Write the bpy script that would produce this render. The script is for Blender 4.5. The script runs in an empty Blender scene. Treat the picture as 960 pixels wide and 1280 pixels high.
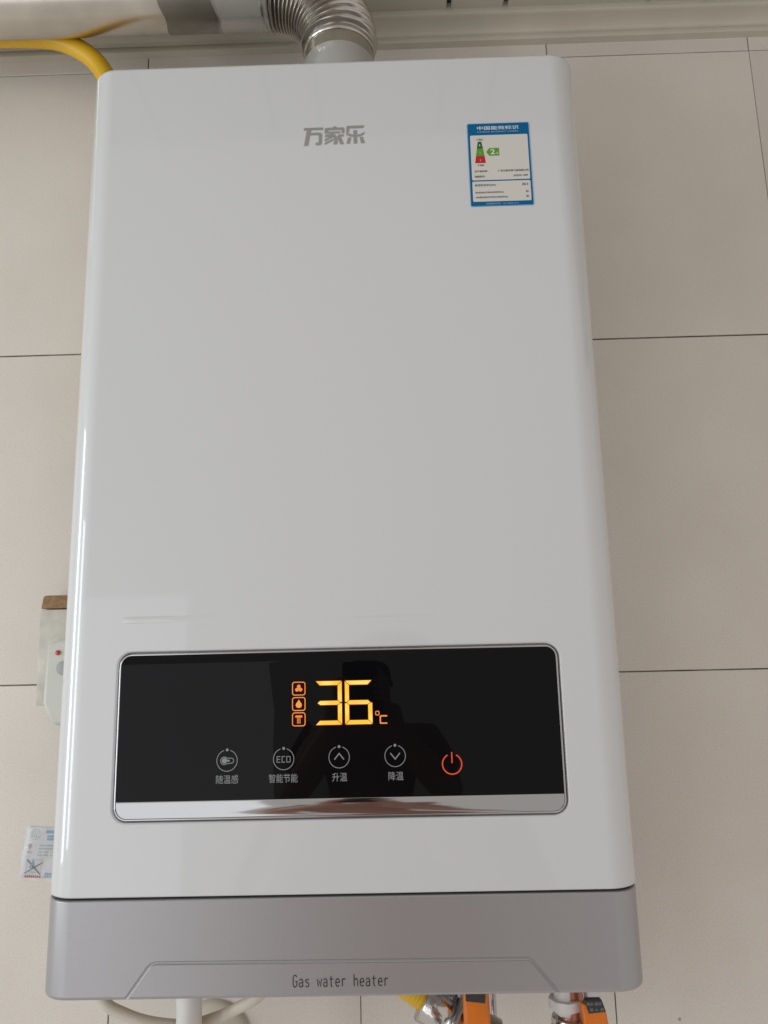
import bpy, bmesh, math, random
from mathutils import Vector, Matrix
random.seed(7)
S = 0.001                                   # everything below is written in millimetres
scene = bpy.context.scene
COL = scene.collection
# ------------------------------------------------------------------ camera
# x = 0 at the heater's left side, wall surface at y = 0 (room towards -y), z = 0 at the heater's underside
cam_d = bpy.data.cameras.new('camera')
cam = bpy.data.objects.new('camera', cam_d); COL.objects.link(cam)
yaw, pitch, roll = map(math.radians, (-0.902, 10.822, -1.299))
F = Vector((math.sin(yaw)*math.cos(pitch), math.cos(yaw)*math.cos(pitch), math.sin(pitch)))
R0 = Vector((math.cos(yaw), -math.sin(yaw), 0)); U0 = R0.cross(F)
R = math.cos(roll)*R0 + math.sin(roll)*U0; U = -math.sin(roll)*R0 + math.cos(roll)*U0
CAM = Vector((215.97, -654.17, 191.68))
cam.matrix_world = Matrix.Translation(CAM*S) @ Matrix((R, U, -F)).transposed().to_4x4()
cam_d.sensor_fit = 'VERTICAL'; cam_d.sensor_height = 36; cam_d.sensor_width = 27
cam_d.lens = 939.0/1280*36
cam_d.clip_start = 0.01; cam_d.clip_end = 50
scene.camera = cam
# ------------------------------------------------------------------ world and lamps (indoor daylight through a window on the left)
w = bpy.data.worlds.new('World'); scene.world = w; w.use_nodes = True
bg = w.node_tree.nodes['Background']; bg.inputs[0].default_value = (0.475, 0.448, 0.425, 1); bg.inputs[1].default_value = 1.08
def area(name, loc, target, sx, sy, power, col):
    l = bpy.data.lights.new(name, 'AREA'); l.shape = 'RECTANGLE'; l.size = sx*S; l.size_y = sy*S; l.energy = power; l.color = col
    o = bpy.data.objects.new(name, l); COL.objects.link(o)
    o.location = Vector(loc)*S
    o.rotation_euler = (Vector(target)-Vector(loc)).to_track_quat('-Z', 'Y').to_euler()
    return o
area('window_light', (-1500, -700, 260), (0, -420, 240), 300, 1100, 6.1, (0.86, 0.96, 1.0))
area('window_light', (-1500, -1380, 150), (0, -420, 240), 300, 950, 5.6, (0.86, 0.96, 1.0))
area('lit_curtain', (-1190, -2050, -560), (-1190, 0, -560), 1500, 1900, 6.4, (0.88, 0.93, 1.0))
scene.view_settings.view_transform = 'Standard'; scene.view_settings.look = 'None'
scene.view_settings.exposure = 0.2; scene.view_settings.gamma = 1
scene.view_settings.use_curve_mapping = False
scene.render.resolution_x = 768; scene.render.resolution_y = 1024
# ------------------------------------------------------------------ materials
def mat(name, col, rough=0.5, metal=0.0, coat=0.0, spec=0.5, emit=None, estr=0, alpha=1, ior=1.5, noise=0.0, nscale=40, bump=0.0, bscale=200, col2=None, coat_rough=0.03, rnd=0.0):
    m = bpy.data.materials.new(name); m.use_nodes = True
    nt = m.node_tree; b = nt.nodes['Principled BSDF']
    b.inputs['Base Color'].default_value = (*col, 1); b.inputs['Roughness'].default_value = rough
    b.inputs['Metallic'].default_value = metal; b.inputs['Coat Weight'].default_value = coat
    b.inputs['Coat Roughness'].default_value = coat_rough
    b.inputs['Specular IOR Level'].default_value = spec; b.inputs['IOR'].default_value = ior
    b.inputs['Alpha'].default_value = alpha
    if emit: b.inputs['Emission Color'].default_value = (*emit, 1); b.inputs['Emission Strength'].default_value = estr
    tc = None
    if noise or bump:
        tc = nt.nodes.new('ShaderNodeTexCoord')
    if noise:
        n = nt.nodes.new('ShaderNodeTexNoise'); n.inputs['Scale'].default_value = nscale; n.inputs['Detail'].default_value = 6
        nt.links.new(tc.outputs['Object'], n.inputs['Vector'])
        r = nt.nodes.new('ShaderNodeValToRGB'); r.color_ramp.elements[0].position = 0.3; r.color_ramp.elements[1].position = 0.7
        c2 = col2 or tuple(c*(1-noise) for c in col)
        r.color_ramp.elements[0].color = (*c2, 1); r.color_ramp.elements[1].color = (*col, 1)
        nt.links.new(n.outputs['Fac'], r.inputs[0]); src = r.outputs[0]
        if rnd:
            oi = nt.nodes.new('ShaderNodeObjectInfo'); mr = nt.nodes.new('ShaderNodeMapRange')
            mr.inputs['To Min'].default_value = 1-rnd; mr.inputs['To Max'].default_value = 1.0
            nt.links.new(oi.outputs['Random'], mr.inputs['Value'])
            hs = nt.nodes.new('ShaderNodeHueSaturation'); nt.links.new(mr.outputs[0], hs.inputs['Value']); nt.links.new(src, hs.inputs['Color'])
            src = hs.outputs[0]
        nt.links.new(src, b.inputs['Base Color'])
    if bump:
        n = nt.nodes.new('ShaderNodeTexNoise'); n.inputs['Scale'].default_value = bscale; n.inputs['Detail'].default_value = 3
        nt.links.new(tc.outputs['Object'], n.inputs['Vector'])
        bp = nt.nodes.new('ShaderNodeBump'); bp.inputs['Strength'].default_value = bump; bp.inputs['Distance'].default_value = 0.001
        nt.links.new(n.outputs['Fac'], bp.inputs['Height']); nt.links.new(bp.outputs[0], b.inputs['Normal'])
        if coat: nt.links.new(bp.outputs[0], b.inputs['Coat Normal'])
    return m
M = {}
M['casing'] = mat('white_enamel', (0.652, 0.664, 0.678), 0.32, coat=1.0, coat_rough=0.04, bump=0.02, bscale=9)
M['silver'] = mat('silver_paint', (0.415, 0.41, 0.422), 0.36, metal=0.6, noise=0.10, nscale=2600, bump=0.05, bscale=2500)
M['dark'] = mat('dark_inside', (0.02, 0.02, 0.02), 0.7)
M['glass'] = mat('black_glass', (0.004, 0.004, 0.005), 0.015, spec=0.135, bump=0.012, bscale=14)
M['chrome'] = mat('chrome', (0.46, 0.46, 0.465), 0.09, metal=1, bump=0.006, bscale=14)
M['rim'] = mat('rim_metal', (0.55, 0.55, 0.56), 0.16, metal=1)
M['steel'] = mat('stainless_steel', (0.62, 0.575, 0.51), 0.27, metal=1, noise=0.2, nscale=30)
M['bellow'] = mat('corrugated_steel', (0.60, 0.57, 0.53), 0.2, metal=1, noise=0.25, nscale=60)
M['collar'] = mat('grey_enamel', (0.50, 0.50, 0.485), 0.3, coat=.6, coat_rough=.06)
M['band'] = mat('dark_steel_band', (0.27, 0.25, 0.215), 0.33, metal=.9, noise=.25, nscale=40)
M['brass'] = mat('copper_fitting', (0.45, 0.22, 0.15), 0.35, metal=0.8)
M['nut'] = mat('nickel_plate', (0.62, 0.60, 0.58), 0.14, metal=1, bump=0.4, bscale=220)
M['orange'] = mat('orange_plastic', (0.80, 0.20, 0.008), 0.42, noise=0.15, nscale=60)
M['wplastic'] = mat('white_plastic', (0.72, 0.71, 0.69), 0.4, noise=0.08, nscale=60)
M['cable'] = mat('cream_cable', (0.62, 0.57, 0.48), 0.5, noise=0.1, nscale=60)
M['plug'] = mat('pale_green_plastic', (0.60, 0.62, 0.57), 0.35, noise=0.05, nscale=60)
M['box'] = mat('aged_white_plastic', (0.60, 0.57, 0.50), 0.5, noise=0.22, nscale=90)
M['brown'] = mat('brown_tape', (0.30, 0.17, 0.075), 0.75, noise=0.35, nscale=300)
M['red'] = mat('red_lens', (0.55, 0.01, 0.015), 0.1, coat=1)
M['greybtn'] = mat('grey_button', (0.36, 0.36, 0.36), 0.5)
M['print_dark'] = mat('dark_print', (0.035, 0.033, 0.035), 0.5)
M['logo'] = mat('silver_logo', (0.46, 0.46, 0.46), 0.3, metal=0.85)
M['paper'] = mat('label_paper', (0.68, 0.66, 0.61), 0.5)
M['blue'] = mat('label_blue', (0.0, 0.125, 0.30), 0.5, spec=0.15)
M['lblue'] = mat('label_pale_blue', (0.30, 0.55, 0.72), 0.5)
M['edgeblue'] = mat('label_edge_blue', (0.16, 0.40, 0.62), 0.5)
M['ink'] = mat('label_ink', (0.03, 0.03, 0.03), 0.5)
M['white'] = mat('label_white', (0.75, 0.75, 0.74), 0.5)
M['g1'] = mat('label_dark_green', (0.006, 0.11, 0.03), 0.5)
M['g2'] = mat('label_green', (0.10, 0.32, 0.015), 0.5)
M['rd'] = mat('label_red', (0.50, 0.010, 0.016), 0.5)
M['grey_print'] = mat('grey_print', (0.25, 0.26, 0.27), 0.5, emit=(0.9, 0.95, 1), estr=0.02)
M['power'] = mat('power_led', (0.3, 0.03, 0.01), 0.5, emit=(1, 0.085, 0.02), estr=0.42)
M['card'] = mat('leaflet_card', (0.66, 0.66, 0.68), 0.5)
M['cblue'] = mat('leaflet_blue', (0.12, 0.36, 0.55), 0.5)
M['cpale'] = mat('leaflet_teal', (0.33, 0.48, 0.50), 0.5)
M['cred'] = mat('leaflet_red', (0.40, 0.08, 0.10), 0.5)
M['cpink'] = mat('leaflet_mauve', (0.40, 0.27, 0.28), 0.5)
M['grout'] = mat('grout', (0.42, 0.37, 0.31), 0.9, noise=0.85, nscale=24, col2=(0.025, 0.02, 0.015))
M['ceil'] = mat('ceiling_plank', (0.50, 0.48, 0.40), 0.5, noise=0.08, nscale=8)
M['teal'] = mat('teal_strip', (0.03, 0.17, 0.15), 0.5)
M['cornice'] = mat('cornice_plaster', (0.58, 0.54, 0.455), 0.6, noise=0.14, nscale=12)
# glazed wall tile: cream glaze, faint mottling and a few dark specks
def tile_material():
    m = bpy.data.materials.new('cream_wall_tile'); m.use_nodes = True; nt = m.node_tree; b = nt.nodes['Principled BSDF']
    N = nt.nodes.new; L = nt.links.new
    tc = N('ShaderNodeTexCoord'); oi = N('ShaderNodeObjectInfo')
    off = N('ShaderNodeVectorMath'); off.operation = 'ADD'; sc_ = N('ShaderNodeVectorMath'); sc_.operation = 'SCALE'; sc_.inputs['Scale'].default_value = 13.0
    cx = N('ShaderNodeCombineXYZ'); L(oi.outputs['Random'], cx.inputs[0]); L(oi.outputs['Random'], cx.inputs[2]); L(cx.outputs[0], sc_.inputs[0])
    L(tc.outputs['Object'], off.inputs[0]); L(sc_.outputs[0], off.inputs[1])
    n = N('ShaderNodeTexNoise'); n.inputs['Scale'].default_value = 9; n.inputs['Detail'].default_value = 5; L(off.outputs[0], n.inputs['Vector'])
    r = N('ShaderNodeValToRGB'); r.color_ramp.elements[0].position = .3; r.color_ramp.elements[1].position = .72
    r.color_ramp.elements[0].color = (.675, .622, .562, 1); r.color_ramp.elements[1].color = (.735, .685, .628, 1); L(n.outputs['Fac'], r.inputs[0])
    # fine canvas-like grain in the glaze
    g = N('ShaderNodeTexNoise'); g.inputs['Scale'].default_value = 700; g.inputs['Detail'].default_value = 2; L(off.outputs[0], g.inputs['Vector'])
    gm = N('ShaderNodeMapRange'); gm.inputs['From Min'].default_value = .3; gm.inputs['From Max'].default_value = .7; gm.inputs['To Min'].default_value = .92; gm.inputs['To Max'].default_value = 1.04
    L(g.outputs['Fac'], gm.inputs['Value'])
    # specks
    v = N('ShaderNodeTexVoronoi'); v.voronoi_dimensions = '2D'; v.inputs['Scale'].default_value = 24
    sx = N('ShaderNodeSeparateXYZ'); L(off.outputs[0], sx.inputs[0]); cb_ = N('ShaderNodeCombineXYZ'); L(sx.outputs[0], cb_.inputs[0]); L(sx.outputs[2], cb_.inputs[1]); L(cb_.outputs[0], v.inputs['Vector'])
    wn = N('ShaderNodeTexNoise'); wn.inputs['Scale'].default_value = 330; L(off.outputs[0], wn.inputs['Vector'])
    ad = N('ShaderNodeMath'); ad.operation = 'MULTIPLY_ADD'; ad.inputs[1].default_value = .08; L(wn.outputs['Fac'], ad.inputs[0]); L(v.outputs['Distance'], ad.inputs[2])
    lt = N('ShaderNodeMapRange'); lt.inputs['From Min'].default_value = .060; lt.inputs['From Max'].default_value = .072; lt.inputs['To Min'].default_value = 0.5; lt.inputs['To Max'].default_value = 1; L(ad.outputs[0], lt.inputs['Value'])
    sep = N('ShaderNodeSeparateColor'); L(v.outputs['Color'], sep.inputs[0])
    gt = N('ShaderNodeMath'); gt.operation = 'GREATER_THAN'; gt.inputs[1].default_value = .03; L(sep.outputs[0], gt.inputs[0])
    mx = N('ShaderNodeMath'); mx.operation = 'MAXIMUM'; L(lt.outputs[0], mx.inputs[0]); L(gt.outputs[0], mx.inputs[1])
    mu = N('ShaderNodeMath'); mu.operation = 'MULTIPLY'; L(gm.outputs[0], mu.inputs[0]); L(mx.outputs[0], mu.inputs[1])
    tint = N('ShaderNodeMapRange'); tint.inputs['To Min'].default_value = .95; tint.inputs['To Max'].default_value = 1.02; L(oi.outputs['Random'], tint.inputs['Value'])
    mu2 = N('ShaderNodeMath'); mu2.operation = 'MULTIPLY'; L(mu.outputs[0], mu2.inputs[0]); L(tint.outputs[0], mu2.inputs[1])
    hs = N('ShaderNodeVectorMath'); hs.operation = 'SCALE'; L(r.outputs[0], hs.inputs[0]); L(mu2.outputs[0], hs.inputs['Scale'])
    L(hs.outputs[0], b.inputs['Base Color'])
    b.inputs['Roughness'].default_value = .38; b.inputs['Specular IOR Level'].default_value = .4
    bp = N('ShaderNodeBump'); bp.inputs['Strength'].default_value = .12; bp.inputs['Distance'].default_value = .0006; L(g.outputs['Fac'], bp.inputs['Height']); L(bp.outputs[0], b.inputs['Normal'])
    return m
M['tile'] = tile_material()
# yellow gas hose: ribbed vinyl with a printed line of small dark marks
def hose_material():
    m = mat('yellow_hose', (0.68, 0.40, 0.010), 0.38); nt = m.node_tree; b = nt.nodes['Principled BSDF']; N = nt.nodes.new; L = nt.links.new
    uv = N('ShaderNodeUVMap'); sp = N('ShaderNodeSeparateXYZ'); L(uv.outputs[0], sp.inputs[0])
    wv = N('ShaderNodeMath'); wv.operation = 'MULTIPLY'; wv.inputs[1].default_value = 2*math.pi/2.6; L(sp.outputs[0], wv.inputs[0])
    sn = N('ShaderNodeMath'); sn.operation = 'SINE'; L(wv.outputs[0], sn.inputs[0])
    bp = N('ShaderNodeBump'); bp.inputs['Strength'].default_value = .2; bp.inputs['Distance'].default_value = .0006; L(sn.outputs[0], bp.inputs['Height']); L(bp.outputs[0], b.inputs['Normal'])
    dv = N('ShaderNodeMath'); dv.operation = 'COMPARE'; dv.inputs[1].default_value = .60; dv.inputs[2].default_value = .018; L(sp.outputs[1], dv.inputs[0])
    n = N('ShaderNodeTexNoise'); n.noise_dimensions = '1D'; n.inputs['Scale'].default_value = .35; L(sp.outputs[0], n.inputs['W'])
    gt = N('ShaderNodeMath'); gt.operation = 'GREATER_THAN'; gt.inputs[1].default_value = .52; L(n.outputs['Fac'], gt.inputs[0])
    mu = N('ShaderNodeMath'); mu.operation = 'MULTIPLY'; L(dv.outputs[0], mu.inputs[0]); L(gt.outputs[0], mu.inputs[1])
    mx = N('ShaderNodeMix'); mx.data_type = 'RGBA'; mx.inputs[6].default_value = (.68, .40, .010, 1); mx.inputs[7].default_value = (.16, .08, .01, 1); L(mu.outputs[0], mx.inputs[0]); L(mx.outputs[2], b.inputs['Base Color'])
    return m
M['hose'] = hose_material()
# amber display segments: each lit by a few small LEDs behind, so the brightness wanders along the segment
def seg_material(name, a, c, s):
    m = bpy.data.materials.new(name); m.use_nodes = True; nt = m.node_tree; b = nt.nodes['Principled BSDF']; N = nt.nodes.new; L = nt.links.new
    tc = N('ShaderNodeTexCoord'); n = N('ShaderNodeTexNoise'); n.inputs['Scale'].default_value = 130; n.inputs['Detail'].default_value = 0; L(tc.outputs['Object'], n.inputs['Vector'])
    r = N('ShaderNodeValToRGB'); r.color_ramp.elements[0].position = .38; r.color_ramp.elements[1].position = .68
    r.color_ramp.elements[0].color = (*a, 1); r.color_ramp.elements[1].color = (*c, 1); L(n.outputs['Fac'], r.inputs[0])
    b.inputs['Base Color'].default_value = (.05, .02, .0, 1); L(r.outputs[0], b.inputs['Emission Color']); b.inputs['Emission Strength'].default_value = s
    return m
M['seg'] = seg_material('amber_segment', (1.0, .46, .03), (1.0, .60, .11), 1.1)
M['seg_dim'] = seg_material('amber_icon', (.88, .20, .03), (.95, .30, .06), 0.9)
M['seg_halo'] = mat('segment_halo', (.02, .005, .0), .5, emit=(.55, .06, .0), estr=.16)  # painted glow: dim red emission standing in for the halo of the digits
# clear film (bag, sticky tape)
def film(name, a, rough=.08, tint=(.9, .9, .9), bump=.6, bs=60):
    m = bpy.data.materials.new(name); m.use_nodes = True; nt = m.node_tree; N = nt.nodes.new; L = nt.links.new
    b = nt.nodes['Principled BSDF']; b.inputs['Base Color'].default_value = (*tint, 1); b.inputs['Roughness'].default_value = rough; b.inputs['Alpha'].default_value = a; b.inputs['Specular IOR Level'].default_value = .8
    b.inputs['Coat Weight'].default_value = 0
    tc = N('ShaderNodeTexCoord'); n = N('ShaderNodeTexNoise'); n.inputs['Scale'].default_value = bs; n.inputs['Detail'].default_value = 4; L(tc.outputs['Object'], n.inputs['Vector'])
    bp = N('ShaderNodeBump'); bp.inputs['Strength'].default_value = bump; bp.inputs['Distance'].default_value = .002; L(n.outputs['Fac'], bp.inputs['Height']); L(bp.outputs[0], b.inputs['Normal'])
    return m
M['bag'] = film('clear_bag', .10, .06, (.78, .76, .74), .25, 45)
M['tape'] = film('clear_tape', .34, .10, (.62, .61, .59), .5, 45)
# ------------------------------------------------------------------ helpers
def mesh_from(name, verts, faces, smooth=False, scale=S):
    me = bpy.data.meshes.new(name); me.from_pydata([Vector(v)*scale for v in verts], [], faces); me.update()
    if smooth:
        for p in me.polygons: p.use_smooth = True
    return me
def obj(name, me, m=None, parent=None, kind=None):
    o = bpy.data.objects.new(name, me); COL.objects.link(o)
    if m is not None and not me.materials: me.materials.append(M[m] if isinstance(m, str) else m)
    if parent is not None:
        o.parent = parent
        if parent.parent is None: o.matrix_parent_inverse = Matrix.Translation(-parent.location)
    if kind: o['kind'] = kind
    return o
def thing(name, label, cat, loc):
    o = bpy.data.objects.new(name, None); COL.objects.link(o); o.location = Vector(loc)*S; o.empty_display_size = .02
    o['label'] = label; o['category'] = cat
    return o
class G:                                       # a little geometry collector
    def __init__(s): s.v = []; s.f = []
    def add(s, v, f):
        b = len(s.v); s.v += [tuple(x) for x in v]; s.f += [tuple(i+b for i in q) for q in f]; return s
    def mesh(s, name, smooth=False): return mesh_from(name, s.v, s.f, smooth)
def finish(me, angle=35, bev=0, seg=2):
    bm = bmesh.new(); bm.from_mesh(me)
    bmesh.ops.recalc_face_normals(bm, faces=bm.faces)
    if bev:
        es = [e for e in bm.edges if len(e.link_faces) == 2 and e.calc_face_angle(0) > .5]
        bmesh.ops.bevel(bm, geom=es, offset=bev*S, segments=seg, profile=.5, affect='EDGES', clamp_overlap=True)
    bm.to_mesh(me); bm.free()
    for p in me.polygons: p.use_smooth = True
    me.set_sharp_from_angle(angle=math.radians(angle))
    return me
def weighted(o):
    md = o.modifiers.new('weighted_normals', 'WEIGHTED_NORMAL'); md.keep_sharp = True; md.weight = 100; return o
def box_me(name, x0, x1, y0, y1, z0, z1, bev=0, seg=2):
    v = [(x, y, z) for x in (x0, x1) for y in (y0, y1) for z in (z0, z1)]
    f = [(0, 1, 3, 2), (4, 6, 7, 5), (0, 4, 5, 1), (2, 3, 7, 6), (0, 2, 6, 4), (1, 5, 7, 3)]
    return finish(mesh_from(name, v, f), 35, bev, seg)
def prism_me(name, poly, y0, y1, bev=0, seg=2):              # polygon in x,z pushed along y
    n = len(poly); v = [(x, y0, z) for x, z in poly] + [(x, y1, z) for x, z in poly]
    f = [tuple(range(n)), tuple(range(2*n-1, n-1, -1))] + [(i, (i+1) % n, n+(i+1) % n, n+i) for i in range(n)]
    return finish(mesh_from(name, v, f), 35, bev, seg)
def rrect(x0, x1, z0, z1, r, n=8):
    out = []
    for cx, cz, a in ((x1-r, z1-r, 0), (x0+r, z1-r, 90), (x0+r, z0+r, 180), (x1-r, z0+r, 270)):
        for i in range(n+1):
            t = math.radians(a+90*i/n); out.append((cx+r*math.cos(t), cz+r*math.sin(t)))
    return out
def tube_me(name, pts, rad, n=24, cap=True, uvs=False):
    pts = [Vector(p) for p in pts]; rads = rad if isinstance(rad, (list, tuple)) else [rad]*len(pts)
    v = []; f = []; T = []
    for i in range(len(pts)):
        a = pts[max(i-1, 0)]; b = pts[min(i+1, len(pts)-1)]; t = (b-a)
        T.append(t.normalized() if t.length > 1e-9 else T[-1])
    up = Vector((0, 0, 1)) if abs(T[0].z) < .9 else Vector((0, 1, 0))
    nrm = (up - T[0]*up.dot(T[0])).normalized()
    for i, p in enumerate(pts):
        nrm = (nrm - T[i]*nrm.dot(T[i])).normalized(); bn = T[i].cross(nrm)
        for k in range(n):
            t = 2*math.pi*k/n; v.append(p + (nrm*math.cos(t)+bn*math.sin(t))*rads[i])
    for i in range(len(pts)-1):
        for k in range(n): f.append((i*n+k, i*n+(k+1) % n, (i+1)*n+(k+1) % n, (i+1)*n+k))
    if cap: f += [tuple(range(n-1, -1, -1)), tuple((len(pts)-1)*n+k for k in range(n))]
    me = mesh_from(name, v, f, True)
    if uvs:
        L = [0]
        for i in range(1, len(pts)): L.append(L[-1]+(pts[i]-pts[i-1]).length)
        ul = me.uv_layers.new(name='UVMap')
        for p in me.polygons:
            seam = any(me.loops[li].vertex_index % n == n-1 for li in p.loop_indices) and any(me.loops[li].vertex_index % n == 0 for li in p.loop_indices)
            for li in p.loop_indices:
                vi = me.loops[li].vertex_index; k = vi % n
                ul.data[li].uv = (L[min(vi//n, len(L)-1)], 1.0 if (seam and k == 0) else k/n)
    bm = bmesh.new(); bm.from_mesh(me); bmesh.ops.recalc_face_normals(bm, faces=bm.faces); bm.to_mesh(me); bm.free()
    me.set_sharp_from_angle(angle=math.radians(50))
    return me
def lathe_me(name, prof, c, axis, n=32):                     # prof: (distance along axis, radius)
    c = Vector(c); a = Vector(axis).normalized()
    return tube_me(name, [c+a*d for d, r in [(d+1e-4*i, r) for i, (d, r) in enumerate(prof)]], [r for d, r in prof], n)
def smooth_path(ctrl, n=12):                                 # Catmull-Rom through the control points
    P = [Vector(p) for p in ctrl]; P = [P[0]*2-P[1]] + P + [P[-1]*2-P[-2]]; out = []
    for i in range(1, len(P)-2):
        for k in range(n):
            t = k/n; a, b, c, d = P[i-1:i+3]
            out.append(.5*((2*b)+(c-a)*t+(2*a-5*b+4*c-d)*t*t+(3*b-a-3*c+d)*t**3))
    out.append(P[-2]); return out
_lay = [0]
def flat(g, poly, y):                                        # a printed shape on a plane y = const facing the room
    _lay[0] = (_lay[0]+1) % 40; yy = y - .0015*_lay[0]
    n = len(poly); a = sum(poly[i][0]*poly[(i+1) % n][1]-poly[(i+1) % n][0]*poly[i][1] for i in range(n))
    if a < 0: poly = poly[::-1]
    g.add([(x, yy, z) for x, z in poly], [tuple(range(n))])
def ribbon(g, pts, wd, y, closed=False):                     # a drawn line of even width with mitred corners
    n = len(pts); L = []; Rr = []
    for i in range(n):
        a = Vector(pts[(i-1) % n] if closed or i else pts[0]); b = Vector(pts[i]); c = Vector(pts[(i+1) % n] if closed or i < n-1 else pts[-1])
        d1 = (b-a); d2 = (c-b)
        d1 = d1.normalized() if d1.length > 1e-9 else d2.normalized()
        d2 = d2.normalized() if d2.length > 1e-9 else d1
        t = (d1+d2); t = t.normalized() if t.length > 1e-6 else d1
        nn = Vector((-t.y, t.x)); k = 1/max(.5, nn.dot(Vector((-d1.y, d1.x))))
        L.append(b+nn*wd/2*k); Rr.append(b-nn*wd/2*k)
    _lay[0] = (_lay[0]+1) % 40; yy = y-.0015*_lay[0]
    v = [(p.x, yy, p.y) for p in L] + [(p.x, yy, p.y) for p in Rr]
    f = [(i, n+i, n+(i+1) % n, (i+1) % n) for i in range(n if closed else n-1)]
    g.add(v, f)
def arc(cx, cz, r, a0, a1, n=28):
    return [(cx+r*math.cos(math.radians(a0+(a1-a0)*i/n)), cz+r*math.sin(math.radians(a0+(a1-a0)*i/n))) for i in range(n+1)]
def text(name, body, x0, x1, z0, z1, y, m, parent, bold=0.0, xf=None):
    c = bpy.data.curves.new(name, 'FONT'); c.body = body; c.offset = bold; c.resolution_u = 3
    o = bpy.data.objects.new(name, c); COL.objects.link(o)
    bpy.context.view_layer.update()
    me = bpy.data.meshes.new_from_object(o.evaluated_get(bpy.context.evaluated_depsgraph_get()))
    bpy.data.objects.remove(o); bpy.data.curves.remove(c)
    xs = [v.co.x for v in me.vertices]; ys = [v.co.y for v in me.vertices]
    ax, bx, ay, by = min(xs), max(xs), min(ys), max(ys)
    for v in me.vertices:
        px = x0+(v.co.x-ax)/(bx-ax)*(x1-x0); pz = z0+(v.co.y-ay)/(by-ay)*(z1-z0)
        v.co = Vector((px, y, pz))*S if xf is None else Vector(xf(px, pz))*S
    me.materials.clear(); me.name = name
    return obj(name, me, m, parent)
def boolean(o, cutter_me):
    c = bpy.data.objects.new('cutter', cutter_me); COL.objects.link(c)
    md = o.modifiers.new('cut', 'BOOLEAN'); md.object = c; md.operation = 'DIFFERENCE'; md.solver = 'EXACT'
    bpy.context.view_layer.update()
    me = bpy.data.meshes.new_from_object(o.evaluated_get(bpy.context.evaluated_depsgraph_get()))
    o.modifiers.clear(); o.data = me
    bpy.data.objects.remove(c)
# ------------------------------------------------------------------ the setting: tiled wall, cornice, ceiling
ZJ, XJ = 473.8, 378.5                         # a horizontal and a vertical tile joint
wall = obj('wall', box_me('wall', -1100, 1500, 1.3, 60, -726, 830), 'grout', kind='structure')
tile_me = box_me('tile', .40, 199.6, 0, 7, .6, 299.4, .3, 1)
for r in range(-4, 2):
    for k in range(-7, 5):
        if r == 1: continue
        t = obj('tile', tile_me, 'tile', wall); t.location = Vector((XJ+200*k+random.uniform(-.2, .2), random.uniform(-.15, .15), ZJ+300*r+random.uniform(-.2, .2)))*S
top_me = box_me('tile', .55, 199.45, 0, 7, .6, 55, .35, 1)
for k in range(-7, 5):
    t = obj('tile', top_me, 'tile', wall); t.location = Vector((XJ+200*k, 0, ZJ+300))*S
prof = [(4, 789), (-8, 789), (-8.6, 790), (-8.6, 794), (-7.4, 795.6), (-9, 796.5)]
for i in range(9):
    a = math.radians(90*i/8); prof.append((-9-15*(1-math.cos(a)), 796.5+5*math.sin(a)))
prof += [(-27, 801.4), (-28, 802), (-28, 806), (-27, 807.5), (-27, 815), (4, 815)]
v = []; n = len(prof)
for x in (-1100, 1500): v += [(x, y, z) for y, z in prof]
cor = obj('cornice', finish(mesh_from('cornice', v, [(i, (i+1) % n, n+(i+1) % n, n+i) for i in range(n)] + [tuple(range(n-1, -1, -1)), tuple(range(n, 2*n))]), 40), 'cornice', kind='structure')
ceil = obj('ceiling', box_me('ceiling', -1100, 1500, -520, 60, 816.5, 830), 'teal', kind='structure')
xs = []
x = 280-194*7
while x < 1400: xs += [x, x+55]; x += 194
for a, b in zip(xs[:-1], xs[1:]):
    obj('ceiling_plank', box_me('ceiling_plank', a+2.3, b-2.3, -515, -20, 808+random.uniform(-.3, .3), 818, 1.2, 1), 'ceil', ceil)
# ------------------------------------------------------------------ the water heater
W, H, D = 354.9, 617.7, 180.0
heater = thing('water_heater', 'white wall-mounted gas water heater with black display panel and silver base cover', 'water heater', (W/2, 0, 0))
def shell(name, x0, x1, yf, yb, z0, z1, r, ft, fb, nr=14, nf=6):
    rings = []
    def ring(t, z):
        rr = r-t; pts = [(x0+t, yb)]
        for i in range(nr+1):
            a = math.radians(180+90*i/nr); pts.append((x0+t+rr+rr*math.cos(a), yf+t+rr+rr*math.sin(a)))
        for i in range(nr+1):
            a = math.radians(270+90*i/nr); pts.append((x1-t-rr+rr*math.cos(a), yf+t+rr+rr*math.sin(a)))
        pts.append((x1-t, yb)); return [(x, y, z) for x, y in pts]
    for i in range(nf+1):
        a = math.radians(90*i/nf); rings.append(ring(fb*(1-math.sin(a)), z0+fb*(1-math.cos(a))))
    for i in range(nf+1):
        a = math.radians(90*i/nf); rings.append(ring(ft*(1-math.cos(a)), z1-ft*(1-math.sin(a))))
    n = len(rings[0]); v = [p for q in rings for p in q]; f = []
    for i in range(len(rings)-1):
        for k in range(n): f.append((i*n+k, i*n+(k+1) % n, (i+1)*n+(k+1) % n, (i+1)*n+k))
    f += [tuple(range(n-1, -1, -1)), tuple((len(rings)-1)*n+k for k in range(n))]
    return finish(mesh_from(name, v, f), 35)
ZS = 54.2                                     # the joint between casing and base cover
casing = obj('casing', shell('casing', -.5, W+.5, -D, -25, ZS+.5, H, 20, 3.5, 1.2), 'casing', heater)
PX0, PX1, PZ0, PZ1 = 42.0, 313.4, 97.6, 196.0
boolean(casing, prism_me('pocket', rrect(PX0-1.0, PX1+1.0, PZ0-1.0, PZ1+1.0, 8.5), -D-10, -D+6))
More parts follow.
